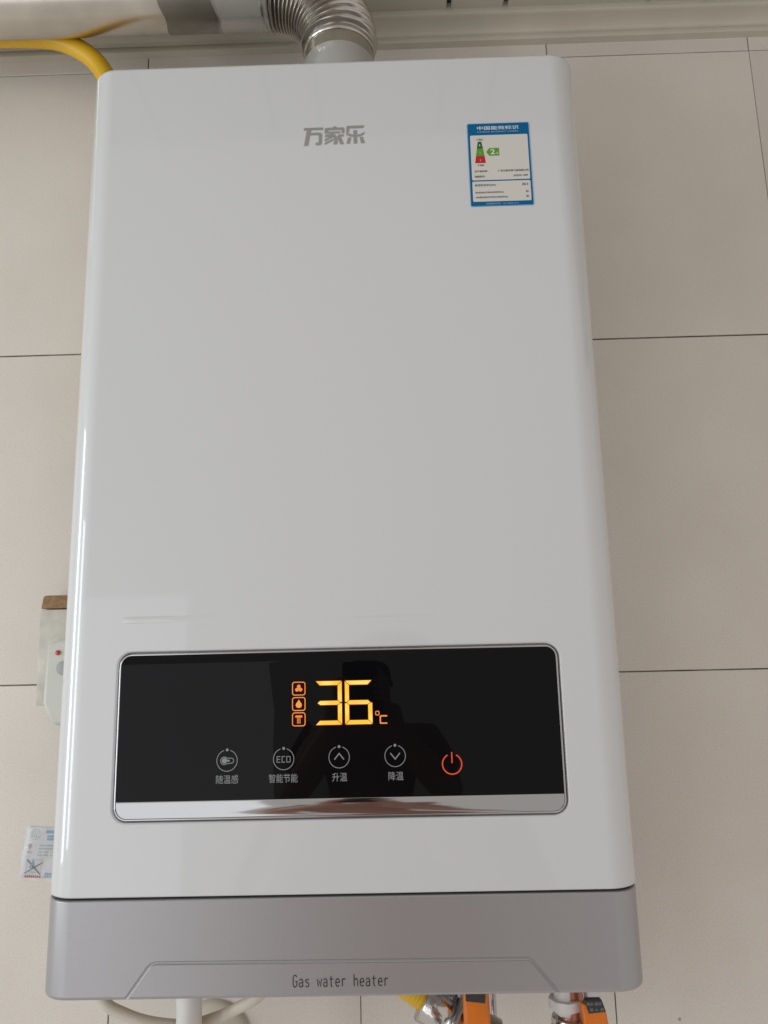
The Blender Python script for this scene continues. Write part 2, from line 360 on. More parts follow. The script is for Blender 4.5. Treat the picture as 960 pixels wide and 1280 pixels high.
def soften(o, bev):                            # round the pocket's lip a little
    me = o.data; bm = bmesh.new(); bm.from_mesh(me)
    es = [e for e in bm.edges if len(e.link_faces) == 2 and e.calc_face_angle(0) > 1.2 and all(abs(q.co.y+D*S) < 2e-5 for q in e.verts) and all(PX0-5 < q.co.x/S < PX1+5 and PZ0-5 < q.co.z/S < PZ1+5 for q in e.verts)]
    bmesh.ops.bevel(bm, geom=es, offset=bev*S, segments=4, profile=.5, affect='EDGES'); bm.to_mesh(me); bm.free()
    for p in me.polygons: p.use_smooth = True
    me.set_sharp_from_angle(angle=math.radians(35))
soften(casing, 1.6); weighted(casing)
obj('chassis', box_me('chassis', 6, W-6, -D+8, 0, 8, H-8), 'dark', heater)
base = obj('base_cover', shell('base_cover', .4, W-.4, -D-.6, -25, 0, ZS-.6, 18.0, .9, 2.6), 'silver', heater)
def filleted(P, r, n=8):                       # round the inner corners of a polyline
    out = [P[0]]
    for a, b, c in zip(P[:-2], P[1:-1], P[2:]):
        a, b, c = Vector(a), Vector(b), Vector(c); u = (a-b).normalized(); v_ = (c-b).normalized()
        h = u.angle(v_)/2; d = r/math.tan(h); ctr = b+(u+v_).normalized()*r/math.sin(h); p0 = b+u*d-ctr; p1 = b+v_*d-ctr
        for i in range(n+1):
            q = p0.lerp(p1, i/n).normalized()*r+ctr; out.append((q.x, q.y))
    return out+[P[-1]]
gp = filleted([(50.0, -4), (67.8, 19.6), (287.0, 18.8), (306.0, -4)], 7)
boolean(base, tube_me('groove', [(x, -D-.85, z) for x, z in gp], 1.15, 10))
finish(base.data, 30); weighted(base)
# lettering on the base cover: thin monospaced strokes (cell 1 wide, x-height .62, cap height 1)
def ell(cx, cz, rx, rz, a0, a1, n=14): return [(cx+rx*math.cos(math.radians(a0+(a1-a0)*i/n)), cz+rz*math.sin(math.radians(a0+(a1-a0)*i/n))) for i in range(n+1)]
GL = {
 'G': [ell(.5, .68, .36, .32, 30, 180, 10) + ell(.5, .32, .36, .32, 180, 350, 10) + [(.86, .46), (.54, .46)]],
 'a': [ell(.48, .46, .32, .20, 160, 0, 8) + [(.80, .0)], ell(.46, .18, .32, .18, 90, 300, 10) + [(.80, .14)], [(.46, .36), (.80, .36)]],
 's': [ell(.5, .48, .30, .16, 25, 180, 8) + [(.5, .34)] + ell(.5, .17, .32, .17, 60, -150, 10)],
 'w': [[(.10, .65), (.28, 0), (.5, .5), (.72, 0), (.90, .65)]],
 't': [[(.42, .88), (.42, .2)] + ell(.62, .18, .20, .18, 180, 290, 6), [(.15, .63), (.80, .63)]],
 'e': [[(.16, .34), (.84, .34)] + ell(.5, .34, .34, .32, 0, 180, 10) + ell(.5, .30, .34, .30, 180, 320, 8)],
 'r': [[(.24, 0), (.24, .65)], [(.24, .36)] + ell(.56, .38, .32, .26, 150, 45, 6)],
 'h': [[(.18, 0), (.18, 1.0)], [(.18, .36)] + ell(.50, .36, .32, .28, 160, 0, 8) + [(.82, 0)]],
}
def strokes_text(name, body, x0, pitch, z0, ch, cw, wd, y, m, parent):
    g = G()
    for i, c in enumerate(body):
        for s in GL.get(c, []): ribbon(g, [(x0+i*pitch+px*cw, z0+pz*ch) for px, pz in s], wd, y)
    return obj(name, g.mesh(name), m, parent)
strokes_text('lettering', 'Gas water heater', 149.7, 3.5, 6.0, 6.2, 3.1, .55, -D-.75, 'print_dark', base)
# brand characters near the top, drawn as bold strokes
def logo():
    g = G(); y = -D-.1
    def q(pts): flat(g, [(157.6+(X-160)/608*43.2, 563.3-(Y-222)/188*15.0) for X, Y in pts], y)
    # first character
    q([(166, 230), (352, 230), (352, 256), (160, 256), (160, 238)]); q([(190, 250), (234, 250), (202, 410), (160, 410)])
    q([(222, 280), (318, 280), (334, 286), (342, 300), (342, 306), (222, 306)]); q([(308, 300), (342, 300), (340, 388), (330, 404), (305, 406)])
    q([(276, 380), (312, 380), (312, 407), (276, 407)])
    # second
    q([(452, 224), (488, 224), (488, 242), (452, 242)]); q([(378, 236), (556, 236), (567, 248), (567, 262), (368, 262), (368, 246)])
    q([(368, 258), (402, 258), (402, 294), (368, 294)]); q([(538, 258), (567, 258), (567, 294), (538, 294)])
    q([(404, 274), (526, 274), (526, 294), (404, 294)]); q([(372, 304), (448, 296), (468, 318), (372, 332)])
    q([(368, 348), (440, 318), (462, 330), (368, 372)]); q([(368, 382), (452, 346), (462, 362), (368, 407)])
    q([(440, 300), (470, 300), (492, 330), (496, 360), (496, 392), (484, 405), (456, 405), (456, 378), (464, 376), (462, 345)])
    q([(500, 304), (560, 304), (560, 328), (500, 328)]); q([(496, 326), (530, 326), (562, 405), (522, 405), (498, 350)])
    # third
    q([(596, 222), (765, 222), (765, 238), (752, 250), (586, 250), (586, 232)]); q([(586, 248), (618, 248), (612, 292), (584, 292)])
    q([(656, 268), (694, 268), (694, 402), (656, 402)]); q([(584, 294), (604, 296), (640, 310), (676, 314), (676, 336), (630, 332), (584, 314)])
    q([(676, 314), (712, 312), (740, 300), (768, 288), (768, 310), (740, 326), (706, 334), (676, 336)])
    q([(602, 338), (634, 338), (622, 402), (584, 402)]); q([(718, 336), (752, 336), (770, 400), (730, 402)])
    return obj('brand_lettering', g.mesh('brand_lettering'), 'logo', heater)
logo()
# faint pressed ridge in the enamel above the display
def ridge():
    v = []; f = []; nx, na = 60, 8
    for i in range(nx+1):
        x_ = 42+271*i/nx; t = (x_-42)
        h = .07+.60*math.exp(-(t/34)**2)+.3*math.exp(-((x_-312)/3.0)**2)
        if i in (0, nx): h = 0.0
        for k in range(na+1):
            a = math.pi*k/na; v.append((x_, -D+.02-h*math.sin(a), 217.0+.6*t/271-2.1*math.cos(a)))
    for i in range(nx):
        for k in range(na): f.append((i*(na+1)+k, (i+1)*(na+1)+k, (i+1)*(na+1)+k+1, i*(na+1)+k+1))
    return obj('pressed_ridge', mesh_from('pressed_ridge', v, f, True), 'casing', heater)
ridge()
# --- display panel
glass = obj('display_panel', prism_me('display_panel', rrect(PX0+1.2, PX1-1.2, PZ0+11.0, PZ1-1.2, .5), -D-.3, -D+4, .25, 2), 'glass', heater)
def panel_top(g0): pass
def rr_top(x0, x1, z0, z1, r):                 # rounded only at the top
    p = [(x0, z0), (x1, z0)]
    p += arc(x1-r, z1-r, r, 0, 90, 8) + arc(x0+r, z1-r, r, 90, 180, 8); return p
def rr_bot(x0, x1, z0, z1, r):
    return [(x1, z1), (x0, z1)] + arc(x0+r, z0+r, r, 180, 270, 8) + arc(x1-r, z0+r, r, 270, 360, 8)
glass.data = prism_me('display_panel', rr_top(PX0+1.1, PX1-1.1, PZ0+10.9, PZ1-1.1, 6.6), -D-.3, -D+4, .2, 2); glass.data.materials.append(M['glass'])
obj('chrome_strip', prism_me('chrome_strip', rr_bot(PX0+1.1, PX1-1.1, PZ0+1.1, PZ0+10.85, 6.6), -D-.3, -D+4, .2, 2), 'chrome', glass)
def ring_me(name, outer, inner, y0, y1, bev):
    n = len(outer); v = [(x, y0, z) for x, z in outer]+[(x, y0, z) for x, z in inner]+[(x, y1, z) for x, z in outer]+[(x, y1, z) for x, z in inner]; f = []
    for i in range(n):
        j = (i+1) % n; f += [(i, j, n+j, n+i), (2*n+i, 3*n+i, 3*n+j, 2*n+j), (i, 2*n+i, 2*n+j, j), (n+i, n+j, 3*n+j, 3*n+i)]
    return finish(mesh_from(name, v, f), 35, bev, 2)
obj('rim', ring_me('rim', rrect(PX0, PX1, PZ0, PZ1, 7.6, 10), rrect(PX0+1.05, PX1-1.05, PZ0+1.05, PZ1-1.05, 6.6, 10), -D-.55, -D+4, .3), 'rim', glass)
YG = -D-.36
# seven-segment digits
def seg_polys(x0, x1, z0, z1, t):
    g = .28; h = t/2; zm = (z0+z1)/2
    return {
     'a': [(x0+g, z1), (x1-g, z1), (x1-t-g, z1-t), (x0+t+g, z1-t)],
     'd': [(x0+t+g, z0+t), (x1-t-g, z0+t), (x1-g, z0), (x0+g, z0)],
     'g': [(x0+h*.7+g, zm), (x0+t+g, zm+h), (x1-t-g, zm+h), (x1-h*.7-g, zm), (x1-t-g, zm-h), (x0+t+g, zm-h)],
     'b': [(x1, z1-g), (x1, zm+g+.3), (x1-h*.7, zm+g), (x1-t, zm+h+g), (x1-t, z1-t-g)],
     'c': [(x1, z0+g), (x1, zm-g-.3), (x1-h*.7, zm-g), (x1-t, zm-h-g), (x1-t, z0+t+g)],
     'f': [(x0, z1-g), (x0, zm+g+.3), (x0+h*.7, zm+g), (x0+t, zm+h+g), (x0+t, z1-t-g)],
     'e': [(x0, z0+g), (x0, zm-g-.3), (x0+h*.7, zm-g), (x0+t, zm-h-g), (x0+t, z0+t+g)]}
def grow(poly, k):
    cx = sum(p[0] for p in poly)/len(poly); cz = sum(p[1] for p in poly)/len(poly)
    return [(x+k*(1 if x > cx else -1), z+k*(1 if z > cz else -1)) for x, z in poly]
def digit(x0, x1, on):
    sp = seg_polys(x0, x1, 151.0, 177.0, 2.4); halo = G()
    for s in on:
        p = sp[s]
        if s in 'ad' and x0 < 170: p = [(x if x > x0+4 else x-.2, z) for x, z in p]
        g = G(); flat(g, p, YG-.12); obj('digit_segment', g.mesh('digit_segment'), 'seg', glass)
        flat(halo, grow(p, .38), YG)  # enlarged outline that carries the painted red glow
    obj('segment_halo', halo.mesh('segment_halo'), 'seg_halo', glass)
digit(164.1, 180.0, 'abgcd'); digit(182.0, 198.6, 'afgedc')
g = G(); ribbon(g, rrect(200.6, 202.7, 156.2, 158.4, .5, 3), .5, YG, True); ribbon(g, [(207.6, 155.6), (203.7, 155.6), (203.4, 155.3), (203.4, 151.6), (203.7, 151.3), (207.6, 151.3)], .8, YG)
obj('celsius_sign', g.mesh('celsius_sign'), 'seg_dim', glass)
def icon(zc, kind):
    g = G(); ribbon(g, rrect(149.7, 157.4, zc-3.85, zc+3.85, 1.3, 5), .55, YG, True); cx = 153.55
    if kind == 'fan':
        for k in range(3):
            a = 90+120*k; px, pz = cx+1.25*math.cos(math.radians(a)), zc+1.25*math.sin(math.radians(a)); flat(g, arc(px, pz, 1.15, 0, 345, 20), YG)
    elif kind == 'flame':
        flat(g, [(cx, zc+2.7), (cx-.7, zc+1.5), (cx-1.7, zc+.2), (cx-1.9, zc-1.0), (cx-1.3, zc-2.0), (cx, zc-2.4), (cx+1.3, zc-2.0), (cx+1.9, zc-1.0), (cx+1.7, zc+.2), (cx+.7, zc+1.5)], YG)
    else:
        flat(g, rrect(cx-2.2, cx+2.2, zc+1.0, zc+2.3, .5, 4), YG)
        for k in range(-1, 2):
            ribbon(g, [(cx+k*.8, zc+.8), (cx+k*.8, zc-2.5)], .45, YG)
    return obj('status_icon', g.mesh('status_icon'), 'seg_dim', glass)
icon(172.9, 'fan'); icon(163.7, 'flame'); icon(154.6, 'shower')
def button(cx, cz, kind):
    g = G(); r = 6.2
    ribbon(g, arc(cx, cz, r, 108, 432, 48), .42, YG); flat(g, arc(cx, cz+r, .85, 0, 345, 16), YG)
    if kind == 'thermo':
        flat(g, arc(cx-1.6, cz-.1, 1.6, 0, 345, 20), YG); ribbon(g, arc(cx-1.7, cz-.1, 2.2, 50, 310, 20) + [(cx+2.6, cz-1.55)] + arc(cx+2.6, cz-.1, 1.45, -90, 90, 8) + [(cx-.4, cz+1.35)], .45, YG, True); ribbon(g, [(cx-.2, cz-.1), (cx+1.6, cz-.1)], 1.1, YG)
    elif kind == 'eco':
        z0, z1 = cz-1.8, cz+1.5
        ribbon(g, [(cx-2.0, z1), (cx-4.0, z1), (cx-4.0, z0), (cx-2.0, z0)], .42, YG); ribbon(g, [(cx-4.0, cz-.1), (cx-2.1, cz-.1)], .42, YG)
        ribbon(g, [(cx+.95, z1), (cx-.95, z1), (cx-.95, z0), (cx+.95, z0)], .42, YG); ribbon(g, rrect(cx+1.9, cx+4.0, z0, z1, .4, 2), .42, YG, True)
    elif kind == 'up': ribbon(g, [(cx-2.9, cz-1.3), (cx, cz+2.2), (cx+2.9, cz-1.3)], .65, YG)
    elif kind == 'down': ribbon(g, [(cx-2.9, cz+1.7), (cx, cz-1.8), (cx+2.9, cz+1.7)], .65, YG)
    return obj('touch_button', g.mesh('touch_button'), 'grey_print', glass)
for cx, cz, k, tx, a, b in ((109.9, 131.3, 'thermo', '随温感', 103.4, 116.9), (144.3, 131.5, 'eco', '智能节能', 135.4, 152.8), (178.0, 131.9, 'up', '升温', 173.6, 182.7), (211.9, 132.0, 'down', '降温', 207.6, 216.6)):
    button(cx, cz, k); text('button_lettering', tx, a, b, 117.9, 122.9, YG, 'grey_print', glass)
g = G(); ribbon(g, arc(246.1, 126.6, 5.8, 116, 424, 48), .75, YG); ribbon(g, [(246.1, 127.2), (246.1, 133.6)], .75, YG)
obj('power_button', g.mesh('power_button'), 'power', glass)
# --- energy label
LX, LZ, LW, LH = 273.6, 561.5, 43.9, 65.0
YL = -D-.25
label = obj('energy_label', prism_me('energy_label', rrect(LX, LX+LW, LZ-LH, LZ, 1.2, 5), YL, -D+.0, 0), 'blue', heater)
def lu(u): return LX+u*LW
def lv(v): return LZ-v*LH
def lprint(name, m, polys, dy=.06):
    g = G()
    for p in polys: flat(g, [(lu(u), lv(v)) for u, v in p], YL-dy)
    return obj(name, g.mesh(name), m, label)
g = G(); ribbon(g, rrect(LX+.2, LX+LW-.2, LZ-LH+.2, LZ-.2, 1.0, 4), .4, YL-.04, True); obj('label_edge', g.mesh('label_edge'), 'edgeblue', label)
g = G(); flat(g, rrect(lu(.042), lu(.965), lv(.69), lv(.147), .9, 4), YL-.05); flat(g, rrect(lu(.042), lu(.965), lv(.945), lv(.705), .9, 4), YL-.05)
obj('label_field', g.mesh('label_field'), 'paper', label)
lprint('rating_step', 'g1', [[(.162, .225), (.218, .225), (.238, .308), (.142, .308)]], .14)
lprint('rating_step', 'g2', [[(.142, .308), (.238, .308), (.258, .398), (.122, .398)]], .14)
lprint('rating_step', 'rd', [[(.122, .398), (.258, .398), (.275, .485), (.103, .485)]], .14)
lprint('rating_arrow', 'g2', [[(.29, .353), (.335, .308), (.495, .306), (.495, .400), (.335, .400)]], .14)
def lt(body, u0, u1, v0, v1, m, bold=0.0): return text('label_lettering', body, lu(u0), lu(u1), lv(v1), lv(v0), YL-.24, m, label, bold)
lt('中国能效标识', .16, .83, .038, .085, 'white', .012)
lt('CHINA ENERGY LABEL', .16, .83, .100, .116, 'lblue')
lt('2', .355, .43, .322, .383, 'white', .02); lt('级', .445, .485, .355, .385, 'white')
for vv, s in ((.26, '1'), (.35, '2'), (.44, '3')): lt(s, .181, .196, vv, vv+.022, 'white')
lt('耗能低', .145, .24, .190, .212, 'ink', .01); lt('耗能高', .145, .24, .500, .523, 'ink', .01)
lt('生产者名称：', .088, .30, .572, .597, 'ink', .012); lt('广东万家乐燃气具有限公司', .46, .945, .572, .597, 'ink', .014)
lt('规格型号：', .088, .255, .635, .660, 'ink', .012); lt('JSQ30-16M', .70, .925, .635, .660, 'ink', .012)
lt('额定热负荷(kW)', .085, .41, .738, .768, 'ink', .016); lt('30.3', .83, .925, .738, .765, 'ink', .016)
lt('额定热负荷热水热效率(%)', .085, .53, .828, .852, 'ink', .012); lt('89', .885, .925, .828, .850, 'ink', .01)
lt('50%额定热负荷热水热效率(%)', .085, .59, .885, .909, 'ink', .012); lt('85', .885, .925, .885, .907, 'ink', .01)
lt('依据国家标准：GB 20665-2015', .24, .76, .962, .982, 'lblue')
# ------------------------------------------------------------------ exhaust flue on top
FX, FY, ZE, ZP = 177.5, -90.0, 708.0, 771.0
flue = thing('exhaust_flue', 'stainless steel exhaust pipe with corrugated elbow rising from the heater top', 'pipe', (FX, FY, H))
obj('stub_pipe', lathe_me('stub_pipe', [(0, 33), (3, 33), (3.4, 29.2), (ZE-H+6, 29.2)], (FX, FY, H), (0, 0, 1), 64), 'steel', flue)
BR = ZP-ZE; pts = []; rad = []
nc = 15; steps = 10
pts += [Vector((FX, FY, ZE-6)), Vector((FX, FY, ZE-5.6)), Vector((FX, FY, ZE-3)), Vector((FX, FY, ZE-1))]; rad += [29.3, 30.1, 30.8, 30.4]
for i in range(nc*steps+1):
    t = i/(nc*steps); a = t*math.pi/2
    pts.append(Vector((FX-BR*(1-math.cos(a)), FY, ZE+BR*math.sin(a)))); rad.append(31.2+2.2*math.cos(2*math.pi*nc*t+math.pi))
pts += [Vector((FX-BR-4, FY, ZP)), Vector((FX-BR-4.2, FY, ZP))]; rad += [32.2, 29.6]
obj('corrugated_elbow', tube_me('corrugated_elbow', pts, rad, 56), 'bellow', flue)
pipe = obj('straight_pipe', lathe_me('straight_pipe', [(-6, 28), (-6, 30), (600, 30)], (FX-BR, FY, ZP), (-1, 0, 0), 64), 'steel', flue)
obj('flue_collar', lathe_me('flue_collar', [(0, 36), (2.5, 36), (3, 30.4), (72.6, 30.4), (73.0, 30.0), (73.0, 29.3)], (FX, FY, H), (0, 0, 1), 64), 'collar', flue)
# crumpled clear tape round the joint and a band of darker steel further along the pipe
def band(name, x0, x1, r, amp):
    v = []; f = []; nx, na = 22, 64
    for i in range(nx+1):
        for k in range(na):
            a = 2*math.pi*k/na; rr = r+amp*(.5+.5*math.sin(3.1*i+2*math.sin(a*3)))*random.random(); xx = x0+(x1-x0)*i/nx
            if i in (0, nx): xx += 1.6*math.sin(3*a)+.8*math.sin(7*a+1)
            v.append((xx, FY+rr*math.cos(a), ZP+rr*math.sin(a)))
    for i in range(nx):
        for k in range(na): f.append((i*na+k, i*na+(k+1) % na, (i+1)*na+(k+1) % na, (i+1)*na+k))
    return mesh_from(name, v, f, True)
obj('dark_band', band('dark_band', 24, 72, 30.35, 0.0), 'band', flue)
obj('clear_tape', band('clear_tape', 70, 118, 30.7, 1.1), 'tape', flue)
# ------------------------------------------------------------------ yellow gas hose
hp = [(-420, -58, 762), (-300, -58, 763), (-180, -58, 764), (-120, -58, 763), (-85, -58, 758), (-57, -58, 742), (-40, -58, 720), (-31, -58, 690), (-27, -56, 640), (-26, -52, 540), (-25, -50, 300), (-25, -52, 120), (-20, -58, 40), (10, -70, -12), (70, -82, -14), (150, -90, -14), (200, -93, -21), (232, -95, -38)]
hose = obj('gas_hose', tube_me('gas_hose', smooth_path(hp, 14), 8.7, 24, True, True), 'hose')
hose['label'] = 'yellow ribbed gas hose bending down behind the top left corner of the heater'; hose['category'] = 'hose'
# ------------------------------------------------------------------ fittings under the heater
ax = Vector((.86, -.05, -.50)).normalized(); c0 = Vector((226, -95, -36))
gv = thing('gas_valve', 'chrome gas valve with wide orange lever under the heater, left of the white nut', 'valve', (262, -95, -60))
obj('hex_nut', lathe_me('hex_nut', [(0, 10), (0, 13), (1.5, 14.5), (18, 14.5), (20, 13)], c0, ax, 6), 'nut', gv)
obj('collar', lathe_me('collar', [(20, 12), (21, 18.2), (23, 19.6), (25, 18.0), (26, 17.4), (28, 19.4), (30, 17), (31, 12)], c0, ax, 40), 'rim', gv)
obj('valve_body', lathe_me('valve_body', [(28, 15), (52, 15), (52, 11), (70, 11)], c0, ax, 32), 'steel', gv)
lev = obj('lever', prism_me('lever', [(251.4, -14), (268.0, -14), (268.6, -50), (268.4, -76), (264, -86), (256, -86), (251.6, -76)], -121, -112, 2.2, 3), 'orange', gv)
obj('lever_label', prism_me('lever_label', [(252.9, -17), (266.4, -17), (265.2, -28.6), (252.9, -27.2)], -121.25, -120.5, 0), 'print_dark', lev)
obj('outlet_pipe', lathe_me('outlet_pipe', [(0, 12), (70, 12)], (264, -88, 0), (0, 0, -1), 32), 'rim', gv)
wv = thing('water_valve', 'white plastic nut on a copper fitting with slim orange lever under the right end', 'valve', (324, -90, -70))
obj('copper_pipe', lathe_me('copper_pipe', [(0, 8.8), (56, 8.8)], (325.4, -90, 0), (0, 0, -1), 32), 'brass', wv)
obj('plastic_nut', lathe_me('plastic_nut', [(-20, 6), (-20, 7.6), (-37.5, 7.6), (-37.6, 11.4), (-43.6, 11.2), (-43.8, 7.8), (-47, 7.4), (-48, 6)], (322.0, -92, 0), (0, 0, 1), 8), 'wplastic', wv)
obj('collar', lathe_me('collar', [(-49.5, 8), (-50, 11.6), (-52.5, 12.4), (-54, 11.2), (-55.5, 12.6), (-57.5, 11.6), (-60, 13.2), (-84, 13.2), (-85, 11)], (324.5, -90, 0), (0, 0, 1), 36), 'nut', wv)
lev = obj('lever', prism_me('lever', [(329.6, -35.4), (343.6, -37.8), (345.6, -41), (347.2, -52), (347.8, -70), (344, -86), (337, -86), (333.4, -74), (331.0, -52)], -107, -100.5, 1.4, 3), 'orange', wv)
obj('lever_arm', prism_me('lever_arm', [(328.4, -8), (340.6, -8), (343.6, -40), (332.2, -40)], -105.5, -102, .6, 2), 'rim', lev)
obj('lever_label', prism_me('lever_label', [(331.4, -33.5), (343.0, -33.5), (345.2, -40.4), (334.0, -41.4)], -107.5, -104, .2, 1), 'print_dark', lev)
text('label_lettering', '热水-常开', 332.8, 342.6, -36.6, -34.6, -107.6, 'grey_print', lev); text('label_lettering', '关 ← 开', 334.6, 344.0, -40.0, -38.0, -107.6, 'grey_print', lev)
dp = obj('drain_pipe', lathe_me('drain_pipe', [(5, 8.6), (170, 8.6)], (66.6, -90, 0), (0, 0, -1), 32), 'wplastic')
dp['label'] = 'straight white pipe hanging down below the left part of the heater'; dp['category'] = 'pipe'
cb = obj('power_cable', tube_me('power_cable', smooth_path([(2, -60, 20), (1, -88, -20), (9, -92, -36), (22, -92, -43.5), (40, -90, -50), (62, -80, -56.5), (82, -78, -53), (98, -86, -44), (115, -92, -33), (130, -92, -15), (134, -88, 10)], 12), 3.9, 16), 'cable')
cb['label'] = 'cream cable sagging in a loop under the left end of the heater'; cb['category'] = 'cable'
es = obj('wall_flange', lathe_me('wall_flange', [(0, 30), (3, 30), (6, 27), (9, 13), (12, 12), (12, 7)], (62, 0.4, -102), (0, -1, 0), 40), 'cable')
es['label'] = 'cream round wall flange low behind the white drain pipe'; es['category'] = 'flange'
# ------------------------------------------------------------------ socket and plug on the wall, left edge
sk = thing('wall_socket', 'aged white surface socket box with brown top strip on the left wall', 'socket', (-50, 0, 150))
bx = obj('socket_box', prism_me('socket_box', [(-81.4, 158), (-2, 158), (-2, 235.6), (-82.2, 235.6)], -30, 0, 1.2, 2), 'box', sk)
obj('top_strip', prism_me('top_strip', [(-82.0, 236.4), (-2, 236.4), (-2, 247.4), (-79.0, 247.4), (-80.8, 246)], -29, 0, .8, 2), 'brown', sk)
pg = thing('power_plug', 'pale green-white safety plug with red light in the wall socket', 'plug', (-52, -30, 170))
pb = obj('plug_body', prism_me('plug_body', [(-69.6, 160.2), (-61.4, 143.0), (-34, 143.0), (-26, 160.2), (-26, 214), (-69.2, 208)], -44, -30.2, 3.4, 1), 'plug', pg)
obj('indicator_light', lathe_me('indicator_light', [(0, 2.0), (1.2, 2.0), (2.0, 1.5), (2.4, .6)], (-58.6, -44, 199.8), (0, -1, 0), 24), 'red', pg)
obj('test_button', lathe_me('test_button', [(0, 5.6), (.8, 5.6), (1.0, 5.2)], (-53.6, -44, 187.6), (0, -1, 0), 32), 'greybtn', pg)
# ------------------------------------------------------------------ leaflet in a clear bag, lower left
lf = thing('leaflet_bag', 'printed leaflet in a clear plastic bag behind the heater, lower left', 'leaflet', (-40, -62, 34))
def card_pt(u, v, dy=0):
    # u right, v up (mm); the card leans a little and bows
    a = math.radians(-5.5); x = -66.5+u*math.cos(a)-v*math.sin(a)*-1.0; z = 72.8+u*math.sin(a)-v*math.cos(a)
    return (x, -62-1.3*math.sin(u/9.0)-dy, z)
def card_pt(u, v, dy=0):
    x = -65.6+u-0.115*v; z = 72.8-.075*u-v
    return (x, -62-1.1*math.sin(u/8.0+v/14)-dy, z)
def grid_me(name, u0, u1, v0, v1, nu, nv, dy, f=card_pt):
    v = [f(u0+(u1-u0)*i/nu, v0+(v1-v0)*j/nv, dy) for j in range(nv+1) for i in range(nu+1)]
    q = [(j*(nu+1)+i, (j+1)*(nu+1)+i, (j+1)*(nu+1)+i+1, j*(nu+1)+i+1) for j in range(nv) for i in range(nu)]
    me = mesh_from(name, v, q, True)
    return me
def solid(o, t):
    md = o.modifiers.new('thickness', 'SOLIDIFY'); md.thickness = t*S; md.offset = -1; return o
card = solid(obj('card', grid_me('card', 0, 56, 0, 36.5, 16, 10, 0), 'card', lf), .3)
def bag_pt(u, v, dy=0):
    x, y, z = card_pt(u, v, dy); r = 1.1*math.sin(u*.55+v*.31)+.8*math.sin(v*.8-u*.2)
    return (x-(.16*max(0, v-27)), y-r*.6-1.6, z)
solid(obj('clear_bag', grid_me('clear_bag', -.6, 58, -.6, 38.2, 30, 24, 1.0, bag_pt), 'bag', lf), .05)
def cprint(name, m, polys):
    g = G()
    for p in polys: g.add([card_pt(u, v, .35) for u, v in p], [tuple(range(len(p)))])
    return obj(name, g.mesh(name), m, card)
def cbox(u0, u1, v0, v1): return [(u0, v0), (u0, v1), (u1, v1), (u1, v0)]
def cline(u0, v0, u1, v1, w_):
    d = Vector((u1-u0, v1-v0)).normalized()*w_/2; return [(u0-d.y, v0+d.x), (u1-d.y, v1+d.x), (u1+d.y, v1-d.x), (u0+d.y, v0-d.x)]
def cring(cu, cv, r, w_, n=24):
    out = []
    for i in range(n):
        a, b = 2*math.pi*i/n, 2*math.pi*(i+1)/n
        out.append([(cu+r*math.cos(t)*k, cv+r*math.sin(t)*k) for t, k in ((a, 1), (b, 1), (b, 1-w_/r), (a, 1-w_/r))])
    return out
cprint('emblem', 'cpale', cring(7.2, 6.0, 3.7, .3) + [cline(5.2+k*1.6, 3.4, 5.0+k*1.6, 7.2, .35) for k in range(3)] + [cline(5.0+k*1.6, 7.2, 5.8+k*1.6, 8.3, .45) for k in range(3)])
cprint('blue_print', 'cblue', [cbox(15.0, 22, 2.6, 4.6), cbox(16.2, 22, 6.2, 7.6), cbox(16.2, 22, 8.2, 9.6)] + [cbox(18+k*1.7, 19.2+k*1.7, 32.5, 33.9) for k in range(6)] + [cbox(18+k*1.7, 19.2+k*1.7, 34.4, 35.6) for k in range(6)] + [[(8.6, 23), (7.0, 27), (6.2, 29.4), (10, 30), (9.2, 26)]])
cprint('text_lines', 'cpale', [cbox(11.6+k*1.5-(r*.2), 12.7+k*1.5-(r*.2), 13.0+2.3*r, 13.9+2.3*r) for r in range(4) for k in range(8) if not (r > 1 and k in (2, 5))])
cprint('mauve_print', 'cpink', [cbox(3.6, 5.6, 12.6, 15.2), cbox(3.9, 5.2, 15.4, 16.2), cbox(3.2, 3.9, 18.0, 19.0), cbox(4.4, 5.0, 17.6, 18.4), cbox(5.4, 6.0, 18.4, 19.2)])
cprint('crossed_picture', 'cpale', [cline(4.4, 24.2, 14.8, 23.2, .25), cline(4.4, 24.2, 4.2, 32.2, .25), cline(4.2, 32.2, 14.6, 32.6, .3), cline(14.8, 23.2, 14.6, 32.6, .25)])
cprint('cross', 'print_dark', [cline(4.0, 23.6, 14.8, 34.0, .65), cline(3.4, 33.4, 15.4, 25.4, .6)])
cprint('red_lettering', 'cred', [cbox(4.0+k*1.45, 5.1+k*1.45, 34.9, 36.2) for k in range(8)])

# ------------------------------------------------------------------ the photographer: only seen mirrored in the black panel and the chrome strip
def with_skin(name, chains, m, parent=None):
    verts, edges, radii, idx = [], [], [], {}
    for ch in chains:
        prev = None
        for p, r in ch:
            if p not in idx: idx[p] = len(verts); verts.append(p); radii.append(r)
            if prev is not None: edges.append((prev, idx[p]))
            prev = idx[p]
    me = bpy.data.meshes.new(name); me.from_pydata([Vector(v)*S for v in verts], edges, [])
    o = obj(name, me, m, parent); md = o.modifiers.new('skin', 'SKIN'); md.use_smooth_shade = True
    if not me.skin_vertices:
        bm = bmesh.new(); bm.from_mesh(me); bm.verts.layers.skin.verify(); bm.to_mesh(me); bm.free()
    for i, r in enumerate(radii): me.skin_vertices[0].data[i].radius = (r[0]*S, r[1]*S) if isinstance(r, tuple) else (r*S, r*S)
    me.skin_vertices[0].data[0].use_root = True
    sb = o.modifiers.new('sub', 'SUBSURF'); sb.levels = 1; sb.render_levels = 2
    return o
M['skin'] = mat('skin', (0.50, 0.27, 0.20), 0.5, noise=.1, nscale=20)
